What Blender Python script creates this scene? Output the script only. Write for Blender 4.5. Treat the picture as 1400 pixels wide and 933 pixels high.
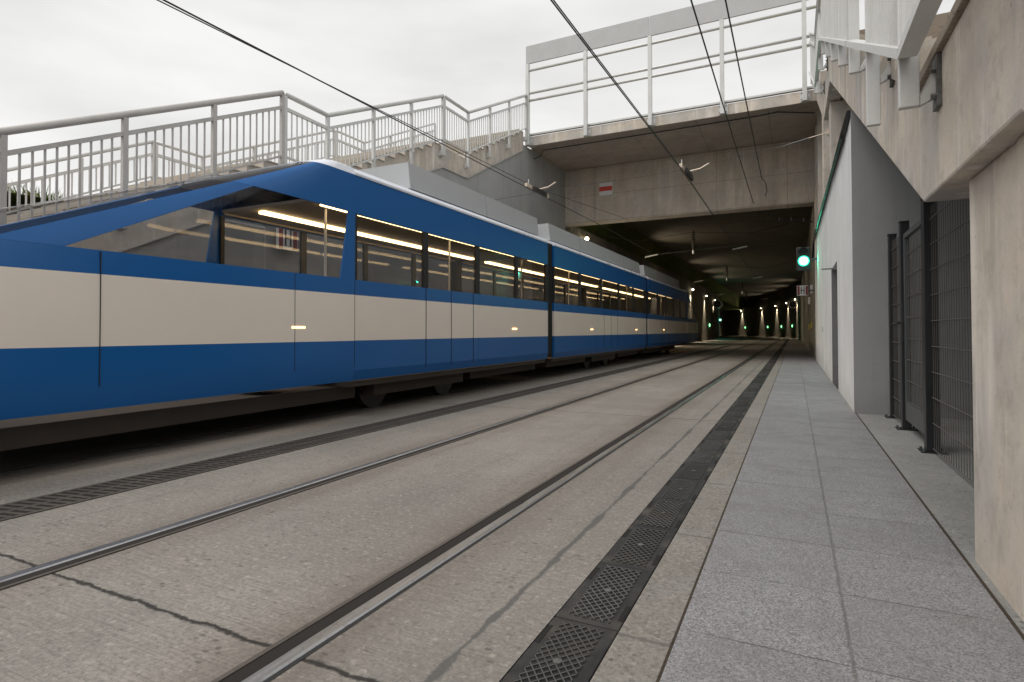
import bpy, bmesh, math, random
from mathutils import Vector
random.seed(7)
R = math.radians
S = bpy.context.scene
for o in list(bpy.data.objects): bpy.data.objects.remove(o)
COL = S.collection

# ------------------------------------------------------------------ camera
cd = bpy.data.cameras.new('camera'); cam = bpy.data.objects.new('camera', cd); COL.objects.link(cam)
YAW, PITCH, ROLL = 0.459564, 0.0177384, 0.0013873
from mathutils import Matrix
fw = Vector((-math.sin(YAW)*math.cos(PITCH), math.cos(YAW)*math.cos(PITCH), math.sin(PITCH)))
r0 = Vector((math.cos(YAW), math.sin(YAW), 0)); d0 = fw.cross(r0)
rt = r0*math.cos(ROLL) + d0*math.sin(ROLL); dn = -r0*math.sin(ROLL) + d0*math.cos(ROLL)
cam.matrix_world = Matrix(((rt.x, -dn.x, -fw.x, 0), (rt.y, -dn.y, -fw.y, 0), (rt.z, -dn.z, -fw.z, 1.02), (0, 0, 0, 1)))
cd.sensor_width = 36; cd.lens = 36*779.78/1400
cd.shift_y = -(466.5-439.18)/1400
cd.clip_start = 0.05; cd.clip_end = 3000
S.camera = cam

# ------------------------------------------------------------------ sky, sun, exposure
W = bpy.data.worlds.new('World'); S.world = W; W.use_nodes = True
nt = W.node_tree; nt.nodes.clear()
SUN_EL, SUN_ROT = R(62), R(215)
sk = nt.nodes.new('ShaderNodeTexSky'); sk.sky_type = 'NISHITA'; sk.sun_disc = False
sk.sun_elevation = SUN_EL; sk.sun_rotation = SUN_ROT; sk.dust_density = 4.0; sk.air_density = 1.0
hs = nt.nodes.new('ShaderNodeHueSaturation'); hs.inputs['Saturation'].default_value = 0.06
mx = nt.nodes.new('ShaderNodeMix'); mx.data_type = 'RGBA'; mx.inputs[0].default_value = 0.72
mx.inputs[7].default_value = (8.3, 8.25, 8.15, 1)           # the cloud layer: an even bright grey
bg = nt.nodes.new('ShaderNodeBackground'); bg.inputs[1].default_value = 0.105
ow = nt.nodes.new('ShaderNodeOutputWorld')
wt = nt.nodes.new('ShaderNodeTexCoord'); wn = nt.nodes.new('ShaderNodeTexNoise'); wn.inputs['Scale'].default_value = 2.2; wn.inputs['Detail'].default_value = 5
wm = nt.nodes.new('ShaderNodeMapping'); wm.inputs['Scale'].default_value = (1, 1, 3.5)
wr = nt.nodes.new('ShaderNodeMapRange'); wr.inputs[1].default_value = .3; wr.inputs[2].default_value = .7; wr.inputs[3].default_value = .79; wr.inputs[4].default_value = 1.06
wx = nt.nodes.new('ShaderNodeVectorMath'); wx.operation = 'SCALE'
nt.links.new(wt.outputs['Generated'], wm.inputs[0]); nt.links.new(wm.outputs[0], wn.inputs['Vector']); nt.links.new(wn.outputs['Fac'], wr.inputs[0])
nt.links.new(mx.outputs[2], wx.inputs[0]); nt.links.new(wr.outputs[0], wx.inputs['Scale'])
nt.links.new(sk.outputs[0], hs.inputs['Color']); nt.links.new(hs.outputs[0], mx.inputs[6])
nt.links.new(wx.outputs[0], bg.inputs[0]); nt.links.new(bg.outputs[0], ow.inputs[0])
sl = bpy.data.lights.new('sun', 'SUN'); sl.energy = 1.3; sl.angle = R(40); sl.color = (1, .95, .88)
so = bpy.data.objects.new('sun', sl); COL.objects.link(so)
so.rotation_euler = (R(90)-SUN_EL, 0, R(180)-SUN_ROT)
S.view_settings.view_transform = 'Standard'; S.view_settings.look = 'None'
S.view_settings.exposure = 0.35; S.view_settings.gamma = 1.0
S.render.resolution_x = 1024; S.render.resolution_y = 682
S.render.engine = 'CYCLES'
S.cycles.max_bounces = 10; S.cycles.transparent_max_bounces = 16; S.cycles.diffuse_bounces = 4
S.cycles.caustics_reflective = False; S.cycles.caustics_refractive = False
S.cycles.use_denoising = True

# ------------------------------------------------------------------ node helpers / materials
class NT:
    def __init__(s, name):
        s.m = bpy.data.materials.new(name); s.m.use_nodes = True
        s.t = s.m.node_tree; s.b = s.t.nodes['Principled BSDF']
        s.tc = s.t.nodes.new('ShaderNodeTexCoord').outputs['Object']
    def n(s, k): return s.t.nodes.new(k)
    def lk(s, a, b):
        if hasattr(a, 'links'): s.t.links.new(a, b)
        else:
            try: b.default_value = a
            except Exception: b.default_value = (*a, 1)
    def mul3(s, v, sc):
        k = s.n('ShaderNodeVectorMath'); k.operation = 'MULTIPLY'; s.lk(v, k.inputs[0]); k.inputs[1].default_value = sc
        return k.outputs[0]
    def noise(s, sc, det=4, ro=.55, stretch=(1, 1, 1), off=0):
        k = s.n('ShaderNodeTexNoise'); k.inputs['Scale'].default_value = sc; k.inputs['Detail'].default_value = det
        k.inputs['Roughness'].default_value = ro
        s.lk(s.mul3(s.tc, stretch), k.inputs['Vector']); return k.outputs['Fac']
    def vor(s, sc, stretch=(1, 1, 1), out='Distance'):
        k = s.n('ShaderNodeTexVoronoi'); k.inputs['Scale'].default_value = sc
        s.lk(s.mul3(s.tc, stretch), k.inputs['Vector']); return k.outputs[out]
    def ma(s, op, a, b=0, c=0):
        k = s.n('ShaderNodeMath'); k.operation = op
        s.lk(a, k.inputs[0]); s.lk(b, k.inputs[1]); s.lk(c, k.inputs[2]); return k.outputs[0]
    def ramp(s, v, lo, hi, a=0, b=1):
        k = s.n('ShaderNodeMapRange'); s.lk(v, k.inputs[0])
        for i, q in enumerate((lo, hi, a, b)): k.inputs[i+1].default_value = q
        return k.outputs[0]
    def mix(s, f, a, b, mode='MIX'):
        k = s.n('ShaderNodeMix'); k.data_type = 'RGBA'; k.blend_type = mode
        s.lk(f, k.inputs[0]); s.lk(a, k.inputs[6]); s.lk(b, k.inputs[7]); return k.outputs[2]
    def xyz(s):
        k = s.n('ShaderNodeSeparateXYZ'); s.lk(s.tc, k.inputs[0]); return k.outputs
    def bump(s, h, st=.3, d=.01):
        k = s.n('ShaderNodeBump'); k.inputs['Strength'].default_value = st; k.inputs['Distance'].default_value = d
        s.lk(h, k.inputs['Height']); s.lk(k.outputs[0], s.b.inputs['Normal'])
    def out(s, col=None, rough=.8, metal=0, spec=.3):
        if col is not None: s.lk(col, s.b.inputs['Base Color'])
        s.lk(rough, s.b.inputs['Roughness']); s.lk(metal, s.b.inputs['Metallic'])
        s.b.inputs['Specular IOR Level'].default_value = spec
        return s.m
def sc(c, k): return tuple(x*k for x in c)

def paint(name, c, rough=.45, metal=0, var=.12, bump=0):
    q = NT(name); n = q.noise(3, 5, .6); n2 = q.noise(40, 3)
    f = q.ma('ADD', q.ma('MULTIPLY', n, .7), q.ma('MULTIPLY', n2, .3))
    col = q.mix(q.ramp(f, .3, .7), sc(c, 1-var), sc(c, 1+var))
    if bump: q.bump(n2, bump, .003)
    return q.out(col, rough if var < .03 else q.ramp(n, .3, .7, rough-.06, rough+.08), metal, .5)

def concrete(name, c, dark=.6, streak=.5, grain=90, joints=None, warm=(1, .93, .84), rough_grain=0, bump=.25, blotch=0):
    """cast concrete: clouds, vertical runs, pores, optional formwork joints"""
    q = NT(name); X, Y, Z = q.xyz()
    cl = q.noise(.9, 6, .6); cl2 = q.noise(4.5, 5, .65); fine = q.noise(grain, 3, .7)
    run = q.noise(1.0, 6, .62, (2.6, 2.6, .3))
    col = q.mix(q.ramp(cl, .3, .72), sc(c, .8), sc(c, 1.16))
    col = q.mix(q.ma('MULTIPLY', q.ramp(cl2, .45, .75), .45), col, tuple(a*b*.9 for a, b in zip(c, warm)))
    col = q.mix(q.ma('MULTIPLY', q.ramp(run, .5, .72), streak), col, sc(c, dark))
    col = q.mix(q.ma('MULTIPLY', q.ramp(q.noise(1.3, 5, .6, (3.5, 3.5, .25)), .58, .75), streak*.7), col, sc(c, 1.35))
    col = q.mix(q.ramp(fine, .3, .75, .0, .35), col, sc(c, .62))
    col = q.mix(q.ma('MULTIPLY', q.ramp(q.noise(1.7, 4, .55, (1, 1, .6)), .52, .72), .5), col, (c[0]*1.02, c[1]*1.1, c[2]*1.22))
    col = q.mix(q.ramp(q.noise(14, 5, .75), .5, .75, 0, .4), col, sc(c, .6))
    if rough_grain:
        col = q.mix(q.ramp(q.noise(60, 4, .8), .46, .64, 0, rough_grain), col, sc(c, .4)); col = q.mix(q.ramp(q.noise(33, 3, .7), .55, .72, 0, .5), col, sc(c, 1.5))
        col = q.mix(q.ma('MULTIPLY', q.ramp(q.vor(30), .1, .34, 1, 0), q.ramp(q.noise(5, 4, .7), .45, .6, 0, .8)), col, sc(c, .25))
    if blotch:
        col = q.mix(q.ma('MULTIPLY', q.ramp(q.noise(1.5, 5, .6, (1, 1, .7)), .45, .58), blotch), col, (c[0]*.62, c[1]*.68, c[2]*.77))
        col = q.mix(q.ma('MULTIPLY', q.ramp(q.noise(5.5, 6, .75), .52, .66), blotch*.8), col, sc(c, .5))
        col = q.mix(q.ma('MULTIPLY', q.ramp(q.noise(1.0, 5, .65, (6, 6, .4)), .57, .68), blotch), col, (min(1, c[0]*1.3), min(1, c[1]*1.38), min(1, c[2]*1.5)))
    if warm[2] < .9 and streak > .7:
        tear = q.noise(1.0, 6, .7, (7, 7, .22))
        col = q.mix(q.ma('MULTIPLY', q.ramp(tear, .6, .74), .55), col, sc(c, .45))
        col = q.mix(q.ma('MULTIPLY', q.ramp(q.noise(2.2, 6, .7, (1, 1, .8)), .58, .7), .5), col, sc(c, .5))
        col = q.mix(q.ma('MULTIPLY', q.ramp(q.noise(1.1, 3, .5, (2, 2, .5), off=2), .6, .72), .5), col, (min(1, c[0]*1.35), min(1, c[1]*1.42), min(1, c[2]*1.5)))
    pit = q.ramp(q.vor(22), .0, .09, 1, 0)
    pm = q.ma('MULTIPLY', q.ma('MAXIMUM', pit, q.ramp(q.vor(7.5), .035, .075, 1, 0)), q.ramp(cl2, .45, .55))
    col = q.mix(q.ma('MULTIPLY', pm, .6), col, sc(c, .35))
    h = q.ma('SUBTRACT', q.ma('ADD', q.ma('MULTIPLY', fine, .4), q.ma('MULTIPLY', cl2, .6)), pm)
    if joints:
        ax, sp, off = joints
        for a_, s_, o_ in zip(ax, sp, off):
            v = {'x': X, 'y': Y, 'z': Z}[a_]
            d = q.ma('ABSOLUTE', q.ma('SUBTRACT', q.ma('FRACT', q.ma('DIVIDE', q.ma('SUBTRACT', v, o_), s_)), .5))
            j = q.ramp(q.ma('MULTIPLY', d, s_), .004, .014, 1, 0)
            col = q.mix(q.ma('MULTIPLY', j, q.ramp(cl2, .3, .6, .35, .9)), col, sc(c, .38))
            h = q.ma('SUBTRACT', h, j)
    q.bump(h, bump, .008)
    return q.out(col, .82, 0, .3)

def track_mat():
    q = NT('cast_track_concrete'); X, Y, Z = q.xyz(); c = (.30, .278, .252)
    cl = q.noise(.55, 6, .62); cl2 = q.noise(2.6, 6, .65); fine = q.noise(60, 4, .8)
    broom = q.noise(3, 4, .7, (1.3, 42, 1))
    along = q.noise(2, 5, .65, (3.5, .22, 1))
    col = q.mix(q.ramp(cl, .3, .7), sc(c, .66), sc(c, 1.2))
    slab = q.ma('FLOOR', q.ma('DIVIDE', q.ma('ADD', Y, 4.18), 5.5))
    st = q.ma('FRACT', q.ma('MULTIPLY', q.ma('SINE', q.ma('ADD', q.ma('MULTIPLY', slab, 7.13), q.ma('MULTIPLY', q.ma('FLOOR', q.ma('DIVIDE', X, 1.45)), 3.7))), 91.7))
    col = q.mix(q.ma('MULTIPLY', st, .3), col, sc(c, .55))
    col = q.mix(q.ma('MULTIPLY', q.ramp(cl2, .42, .7), .55), col, sc((1, .88, .77), .25))
    col = q.mix(q.ma('MULTIPLY', q.ramp(q.noise(1.1, 5, .7, (1, .5, 1)), .54, .68), .35), col, sc(c, .45))
    col = q.mix(q.ma('MULTIPLY', q.ramp(along, .45, .75), .45), col, sc(c, .6))
    col = q.mix(q.ramp(broom, .44, .66, 0, .6), col, sc(c, .45))
    col = q.mix(q.ramp(fine, .46, .64, 0, .7), col, sc(c, .4))
    col = q.mix(q.ramp(q.noise(33, 3, .7), .55, .72, 0, .5), col, sc(c, 1.5))
    pit = q.ma('MULTIPLY', q.ramp(q.vor(30, (.6, 1, 1)), .1, .34, 1, 0), q.ramp(q.noise(5, 4, .7), .47, .6))
    col = q.mix(q.ma('MULTIPLY', pit, .75), col, sc(c, .28))
    # brake dust and rust along rails; far pair widened as shade painted under the tram
    for xr, wd, st in ((-1.47, .32, .6), (-2.88, .3, .6), (-5.1, .75, .95), (-6.3, 1.0, .95)):
        d = q.ma('ABSOLUTE', q.ma('SUBTRACT', X, xr))
        g = q.ma('MULTIPLY', q.ramp(d, .03, wd, 1, 0), q.ramp(along, .3, .65, .35, 1))
        col = q.mix(q.ma('MULTIPLY', g, st), col, (.085, .06, .042))
    h = q.ma('ADD', q.ma('MULTIPLY', fine, .5), q.ma('SUBTRACT', q.ma('MULTIPLY', broom, .5), pit))
    wob = q.ma('MULTIPLY', q.ma('SUBTRACT', q.noise(7, 4, .7), .5), .06)
    # transverse slab joints
    d = q.ma('MULTIPLY', q.ma('ABSOLUTE', q.ma('SUBTRACT', q.ma('FRACT', q.ma('DIVIDE', q.ma('ADD', q.ma('ADD', Y, wob), 1.43), 5.5)), .5)), 5.5)
    j = q.ramp(d, .004, .013, 1, 0)
    # sealed joint between track slab and drain kerb
    wv = q.ma('ADD', .005, q.ma('MULTIPLY', q.ramp(q.noise(1.3, 5, .65, (0, 1, 0)), .42, .66), .021))
    e = q.ma('ABSOLUTE', q.ma('ADD', q.ma('ADD', X, .965), q.ma('MULTIPLY', wob, .7)))
    sj = q.ramp(q.ma('SUBTRACT', e, wv), -.004, .006, 1, 0)
    fc = q.ramp(q.ma('ABSOLUTE', q.ma('ADD', q.ma('ADD', X, 3.55), q.ma('MULTIPLY', wob, 1.2))), .002, .006, .7, 0)
    fc = q.ma('MULTIPLY', fc, q.ramp(q.noise(.8, 3), .5, .6))
    col = q.mix(q.ma('MULTIPLY', sj, .85), col, (.085, .083, .08))
    col = q.mix(q.ma('MULTIPLY', j, .95), col, (.02, .018, .016))
    col = q.mix(q.ma('MULTIPLY', fc, .8), col, (.04, .036, .03))
    q.bump(q.ma('SUBTRACT', h, q.ma('MULTIPLY', j, 3)), .45, .006)
    return q.out(col, q.ramp(cl2, .3, .7, .62, .85), 0, .35)

def granite_mat():
    q = NT('granite_paving'); X, Y, Z = q.xyz(); c = (.225, .222, .232)
    sp = q.noise(130, 3, .8); sp2 = q.vor(190, out='Color'); cl = q.noise(1.2, 5, .6); st = q.noise(3.5, 5, .65)
    bw = q.n('ShaderNodeRGBToBW'); q.lk(sp2, bw.inputs[0])
    col = q.mix(q.ramp(sp, .34, .66), sc(c, .5), sc(c, 1.45))
    col = q.mix(q.ramp(bw.outputs[0], .62, .95, 0, .6), col, (.45, .45, .46))
    col = q.mix(q.ramp(bw.outputs[0], .35, .08, 0, .7), col, (.055, .055, .058))
    # each flag has its own tone
    ix = q.ma('FLOOR', q.ma('DIVIDE', q.ma('ADD', X, .36), .51)); iy = q.ma('FLOOR', q.ma('DIVIDE', q.ma('SUBTRACT', Y, 1.99), .53))
    tone = q.ma('FRACT', q.ma('MULTIPLY', q.ma('SINE', q.ma('ADD', q.ma('MULTIPLY', ix, 12.99), q.ma('MULTIPLY', iy, 78.23))), 437.58))
    col = q.mix(q.ma('MULTIPLY', tone, .28), col, sc(c, .62))
    col = q.mix(q.ma('MULTIPLY', q.ramp(st, .46, .75), .5), col, (.15, .142, .135))
    col = q.mix(q.ma('MULTIPLY', q.ramp(cl, .5, .8), .3), col, (.27, .27, .29))
    wob = q.ma('MULTIPLY', q.ma('SUBTRACT', q.noise(9, 3, .7), .5), .008)
    dy = q.ma('MULTIPLY', q.ma('ABSOLUTE', q.ma('SUBTRACT', q.ma('FRACT', q.ma('DIVIDE', q.ma('SUBTRACT', q.ma('ADD', Y, wob), 1.99-.265), .53)), .5)), .53)
    dx = q.ma('ABSOLUTE', q.ma('SUBTRACT', q.ma('ADD', X, wob), .15))
    j = q.ma('MAXIMUM', q.ma('MULTIPLY', q.ramp(dy, .0018, .005, 1, 0), q.ramp(q.noise(2.3, 3), .36, .56, .25, 1)), q.ma('MULTIPLY', q.ramp(dx, .003, .008, 1, 0), .6))
    col = q.mix(q.ma('MULTIPLY', j, .8), col, (.06, .056, .05))
    q.bump(q.ma('SUBTRACT', q.ma('MULTIPLY', sp, .5), j), .35, .004)
    return q.out(col, q.ramp(st, .3, .7, .55, .75), 0, .35)

def plaster(name, c, rough=.85, grain=55):
    q = NT(name); g = q.noise(grain, 3, .7); cl = q.noise(.8, 5, .55); run = q.noise(1, 4, .6, (4, 4, .25))
    X, Y, Z = q.xyz()
    col = q.mix(q.ramp(cl, .3, .7), sc(c, .9), sc(c, 1.08))
    col = q.mix(q.ramp(run, .52, .72, 0, .4), col, sc(c, .72)); col = q.mix(q.ramp(q.noise(6, 5, .75), .55, .75, 0, .3), col, sc((1, .96, .9), c[0]*.7))
    col = q.mix(q.ma('MULTIPLY', q.ramp(q.ma('ADD', Z, q.ma('MULTIPLY', q.noise(3, 5), .5)), .1, .6, 1, 0), .6), col, sc((1, .93, .84), c[0]*.6))
    q.bump(g, .5, .006)
    return q.out(col, rough, 0, .25)

def emit(name, c, s):
    q = NT(name); q.b.inputs['Base Color'].default_value = (0.02, .02, .02, 1)
    q.b.inputs['Emission Color'].default_value = (*c, 1); q.b.inputs['Emission Strength'].default_value = s
    return q.m

def glass_mat(name, tint, refl=1.45):
    q = NT(name); t = q.t; t.nodes.remove(q.b)
    tr = t.nodes.new('ShaderNodeBsdfTransparent'); tr.inputs[0].default_value = (*tint, 1)
    gl = t.nodes.new('ShaderNodeBsdfGlossy'); gl.inputs['Roughness'].default_value = .02
    lw = t.nodes.new('ShaderNodeLayerWeight'); lw.inputs['Blend'].default_value = .5
    fr = q.ma('ADD', .03, q.ma('MULTIPLY', q.ma('POWER', lw.outputs['Facing'], 5), .5))
    ms = t.nodes.new('ShaderNodeMixShader'); t.links.new(fr, ms.inputs[0])
    t.links.new(tr.outputs[0], ms.inputs[1]); t.links.new(gl.outputs[0], ms.inputs[2])
    t.links.new(ms.outputs[0], t.nodes['Material Output'].inputs[0]); return q.m

def cast_mat(name, c, rough, metal):
    q = NT(name); oi = q.n('ShaderNodeObjectInfo'); n = q.noise(6, 5, .65); n2 = q.noise(60, 3)
    q2 = q.n('ShaderNodeTexNoise'); q2.inputs['Scale'].default_value = 3.5; q2.inputs['Detail'].default_value = 5
    g = q.n('ShaderNodeNewGeometry'); q.lk(g.outputs['Position'], q2.inputs['Vector'])
    col = q.mix(oi.outputs['Random'], sc(c, .75), sc(c, 1.35)); col = q.mix(q.ramp(n2, .35, .7, 0, .5), col, sc(c, .5))
    col = q.mix(q.ramp(q2.outputs['Fac'], .5, .66, 0, .75), col, (.10, .092, .08))
    q.bump(n2, .4, .003); return q.out(col, q.ramp(q2.outputs['Fac'], .4, .6, rough, .85), metal, .5)

def rail_mat():
    q = NT('worn_rail_steel'); n = q.noise(3, 4, .6, (14, .5, 1)); n2 = q.noise(50, 3)
    col = q.mix(q.ramp(n, .3, .7), (.28, .28, .285), (.50, .50, .505)); col = q.mix(q.ramp(n2, .55, .8, 0, .5), col, (.14, .11, .09))
    return q.out(col, q.ramp(n, .3, .7, .25, .42), .9, .5)

def stone_wall_mat():
    q = NT('split_stone'); v = q.vor(9, (1, 1, 2.2)); n = q.noise(30, 4, .7)
    col = q.mix(q.ramp(n, .3, .7), (.10, .085, .07), (.25, .22, .185)); col = q.mix(q.ramp(v, .35, .6, 0, .6), col, (.06, .05, .045))
    q.bump(q.ma('ADD', n, v), .7, .02); return q.out(col, .9)

def grass_mat():
    q = NT('meadow_grass'); n = q.noise(2, 5, .7); n2 = q.noise(40, 3, .7)
    col = q.mix(q.ramp(n, .3, .7), (.10, .15, .04), (.20, .22, .07)); col = q.mix(q.ramp(n2, .4, .7, 0, .5), col, (.07, .10, .03))
    return q.out(col, .9)

M = dict(
 track=track_mat(), granite=granite_mat(),
 strip=concrete('kerb_concrete', (.255, .238, .215), streak=.3, grain=60, rough_grain=.7, joints=('y', (1.06,), (.3,))),
 pad=concrete('smooth_paving_concrete', (.27, .27, .262), streak=.1, grain=90, rough_grain=.35),
 beige=concrete('fair_faced_concrete', (.70, .62, .53), dark=.55, streak=.75, blotch=.55),
 beam=concrete('board_marked_concrete', (.70, .61, .51), blotch=.35, dark=.5, streak=.6, joints=('xz', (2.35, 1.05), (.3, .42))),
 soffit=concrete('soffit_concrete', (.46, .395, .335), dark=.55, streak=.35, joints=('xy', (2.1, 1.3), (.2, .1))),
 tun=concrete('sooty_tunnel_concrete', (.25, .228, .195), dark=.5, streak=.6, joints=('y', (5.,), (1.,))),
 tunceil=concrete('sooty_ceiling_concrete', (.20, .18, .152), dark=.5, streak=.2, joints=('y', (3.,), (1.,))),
 riser=concrete('rough_riser_concrete', (.27, .225, .18), dark=.5, streak=.3, grain=40, bump=.6), step=concrete('stair_concrete', (.48, .43, .37), dark=.6, streak=.3),
 gwall=plaster('grey_render', (.36, .36, .355)), endw=plaster('mid_grey_render', (.315, .318, .323)), wwall=plaster('pale_grey_render', (.82, .82, .815)),
 galv=paint('galvanised_paint', (.62, .62, .605), .45, .25, .1), galvd=paint('weathered_railing_paint', (.48, .46, .44), .5, .2, .15),
 panel=paint('grey_sheet_panel', (.50, .50, .51), .4, 0, .05),
 anth=paint('anthracite_paint', (.022, .023, .026), .4, .1, .2), gatesteel=paint('grey_gate_steel', (.10, .105, .11), .4, .3, .15),
 iron=cast_mat('cast_iron', (.026, .026, .027), .5, .3), ironb=cast_mat('bare_cast_iron', (.14, .14, .138), .45, .5),
 rustiron=paint('rusty_cast_iron', (.085, .072, .062), .6, .2, .3, .4), bolt=cast_mat('zinc_bolt', (.17, .17, .165), .45, .6),
 dirt=concrete('dirt_in_joint', (.055, .042, .03), streak=.1, rough_grain=.6), coping=concrete('weathered_coping', (.36, .30, .24), dark=.5, streak=.4, rough_grain=.4), reveal_grey=paint('reveal_shade_grey', (.15, .15, .152), .6, 0, .1), wiremesh=paint('mesh_wire_zinc', (.12, .113, .105), .45, .2, .15),
 rail=rail_mat(), groove=paint('groove_shade', (.011, .007, .005), .85, 0, .4),
 black=paint('black_rubber', (.015, .015, .016), .6, 0, .2), hole=paint('dark_channel', (.008, .007, .006), .9, 0, .2),
 wire=paint('copper_wire_patina', (.035, .032, .03), .5, .3, .2), brass=paint('brass_clamp', (.62, .52, .42), .45, .25, .25),
 blue=paint('tram_blue', (.0, .105, .35), .36, 0, .02), cream=paint('tram_cream', (.86, .77, .68), .32, 0, .02), pale=paint('roof_edge_highlight', (.72, .75, .82), .3, 0, .05),
 shroud=paint('roof_shroud_grey', (.42, .43, .44), .45, 0, .06), under=paint('underframe_grime', (.05, .037, .028), .8, 0, .3),
 lining=paint('tram_lining', (.38, .34, .29), .6, 0, .05), seat=paint('seat_fabric', (.03, .05, .14), .9, 0, .2),
 glass=glass_mat('tinted_tram_glass', (.80, .80, .80)), wheel=paint('wheel_steel', (.05, .043, .038), .5, .4, .3),
 white=paint('sign_white', (.84, .84, .82), .4, 0, .06), red=paint('sign_red', (.68, .06, .045), .4, 0, .08), hred=paint('sign_dark_red', (.25, .03, .035), .4, 0, .08),
 yellow=paint('sign_yellow', (.6, .45, .05), .5, 0, .1), ins=paint('brown_insulator', (.045, .03, .024), .25, 0, .2),
 stone=stone_wall_mat(), grass=grass_mat(), asphalt=concrete('asphalt', (.05, .05, .05), streak=.1, grain=120),
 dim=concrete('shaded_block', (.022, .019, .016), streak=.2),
 lampE=emit('warm_lamp', (1, .84, .58), 18), stripE=emit('warm_light_strip', (1, .68, .32), 7), greenE=emit('green_signal', (.0, .80, .43), 1.7), coreE=emit('green_signal_core', (.55, 1, .8), 3),
 emgE=emit('green_exit_lamp', (.25, 1, .35), 3.5), ambE=emit('amber_marker', (1, .6, .25), 3), redE=emit('red_tail', (1, .05, .02), 1.5),
)

# ------------------------------------------------------------------ mesh builder
class MB:
    def __init__(s): s.bm = bmesh.new()
    def poly(s, pts):
        s.bm.faces.new([s.bm.verts.new(p) for p in pts]); return s
    def box(s, x0, x1, y0, y1, z0, z1):
        v = [s.bm.verts.new((x, y, z)) for x in (x0, x1) for y in (y0, y1) for z in (z0, z1)]
        for f in ((0, 1, 3, 2), (4, 6, 7, 5), (0, 4, 5, 1), (2, 3, 7, 6), (0, 2, 6, 4), (1, 5, 7, 3)): s.bm.faces.new([v[i] for i in f])
        return s
    def prism(s, pts, ax, a0, a1):
        """polygon pts (2D) extruded along axis ax from a0 to a1; 2D order: x->(y,z) y->(x,z) z->(x,y)"""
        def mk(p, a): return {'x': (a, p[0], p[1]), 'y': (p[0], a, p[1]), 'z': (p[0], p[1], a)}[ax]
        A = [s.bm.verts.new(mk(p, a0)) for p in pts]; B = [s.bm.verts.new(mk(p, a1)) for p in pts]
        s.bm.faces.new(A); s.bm.faces.new(B[::-1]); n = len(pts)
        for i in range(n): s.bm.faces.new((A[i], B[i], B[(i+1) % n], A[(i+1) % n]))
        return s
    def tube(s, pts, r, n=8):
        pts = [Vector(p) for p in pts]; rings = []
        for i, p in enumerate(pts):
            d = (pts[min(i+1, len(pts)-1)] - pts[max(i-1, 0)]).normalized()
            u = d.cross(Vector((0, 0, 1)) if abs(d.z) < .95 else Vector((1, 0, 0))).normalized(); w = d.cross(u)
            rr = r[i] if isinstance(r, (list, tuple)) else r
            rings.append([s.bm.verts.new(p + (u*math.cos(2*math.pi*k/n) + w*math.sin(2*math.pi*k/n))*rr) for k in range(n)])
        for a, b in zip(rings, rings[1:]):
            for k in range(n): s.bm.faces.new((a[k], a[(k+1) % n], b[(k+1) % n], b[k]))
        s.bm.faces.new(rings[0][::-1]); s.bm.faces.new(rings[-1]); return s
    def bar(s, p, q, w, h, up=(0, 0, 1)):
        p = Vector(p); q = Vector(q); d = (q-p).normalized(); u = d.cross(Vector(up)).normalized()*w/2; v = u.cross(d).normalized()*h/2
        A = [s.bm.verts.new(p+a*u+b*v) for a, b in ((-1, -1), (1, -1), (1, 1), (-1, 1))]; B = [s.bm.verts.new(q+a*u+b*v) for a, b in ((-1, -1), (1, -1), (1, 1), (-1, 1))]
        s.bm.faces.new(A[::-1]); s.bm.faces.new(B)
        for i in range(4): s.bm.faces.new((A[i], A[(i+1) % 4], B[(i+1) % 4], B[i]))
        return s
    def build(s, name, mat, parent=None, bevel=0, smooth=False, kind=None):
        bmesh.ops.recalc_face_normals(s.bm, faces=s.bm.faces)
        if parent:
            l = parent.location.copy(); p = parent.parent
            while p: l += p.location; p = p.parent
            bmesh.ops.translate(s.bm, verts=s.bm.verts, vec=-l)
        me = bpy.data.meshes.new(name); s.bm.to_mesh(me); s.bm.free(); me.materials.append(M[mat] if isinstance(mat, str) else mat)
        if smooth:
            for f in me.polygons: f.use_smooth = True
        o = bpy.data.objects.new(name, me); COL.objects.link(o)
        if parent: o.parent = parent
        if bevel:
            b = o.modifiers.new('bevel', 'BEVEL'); b.width = bevel; b.segments = 2; b.limit_method = 'ANGLE'; b.angle_limit = R(40)
        if kind: o['kind'] = kind
        return o
def tag(o, label, cat, group=None):
    o['label'] = label; o['category'] = cat
    if group: o['group'] = group
    return o
def thing(name, loc, label, cat, group=None):
    o = bpy.data.objects.new(name, None); COL.objects.link(o); o.location = loc; o.empty_display_size = .1
    return tag(o, label, cat, group)
def copy_tree(o, parent=None):
    c = o.copy(); COL.objects.link(c)
    if parent: c.parent = parent
    for ch in o.children: copy_tree(ch, c)
    return c
def interp(nodes, y):
    if y <= nodes[0][0]:
        (a, b), (c, d) = nodes[0], nodes[1]
    elif y >= nodes[-1][0]: (a, b), (c, d) = nodes[-2], nodes[-1]
    else:
        for (a, b), (c, d) in zip(nodes, nodes[1:]):
            if a <= y <= c: break
    return b + (d-b)*(y-a)/(c-a)

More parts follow.
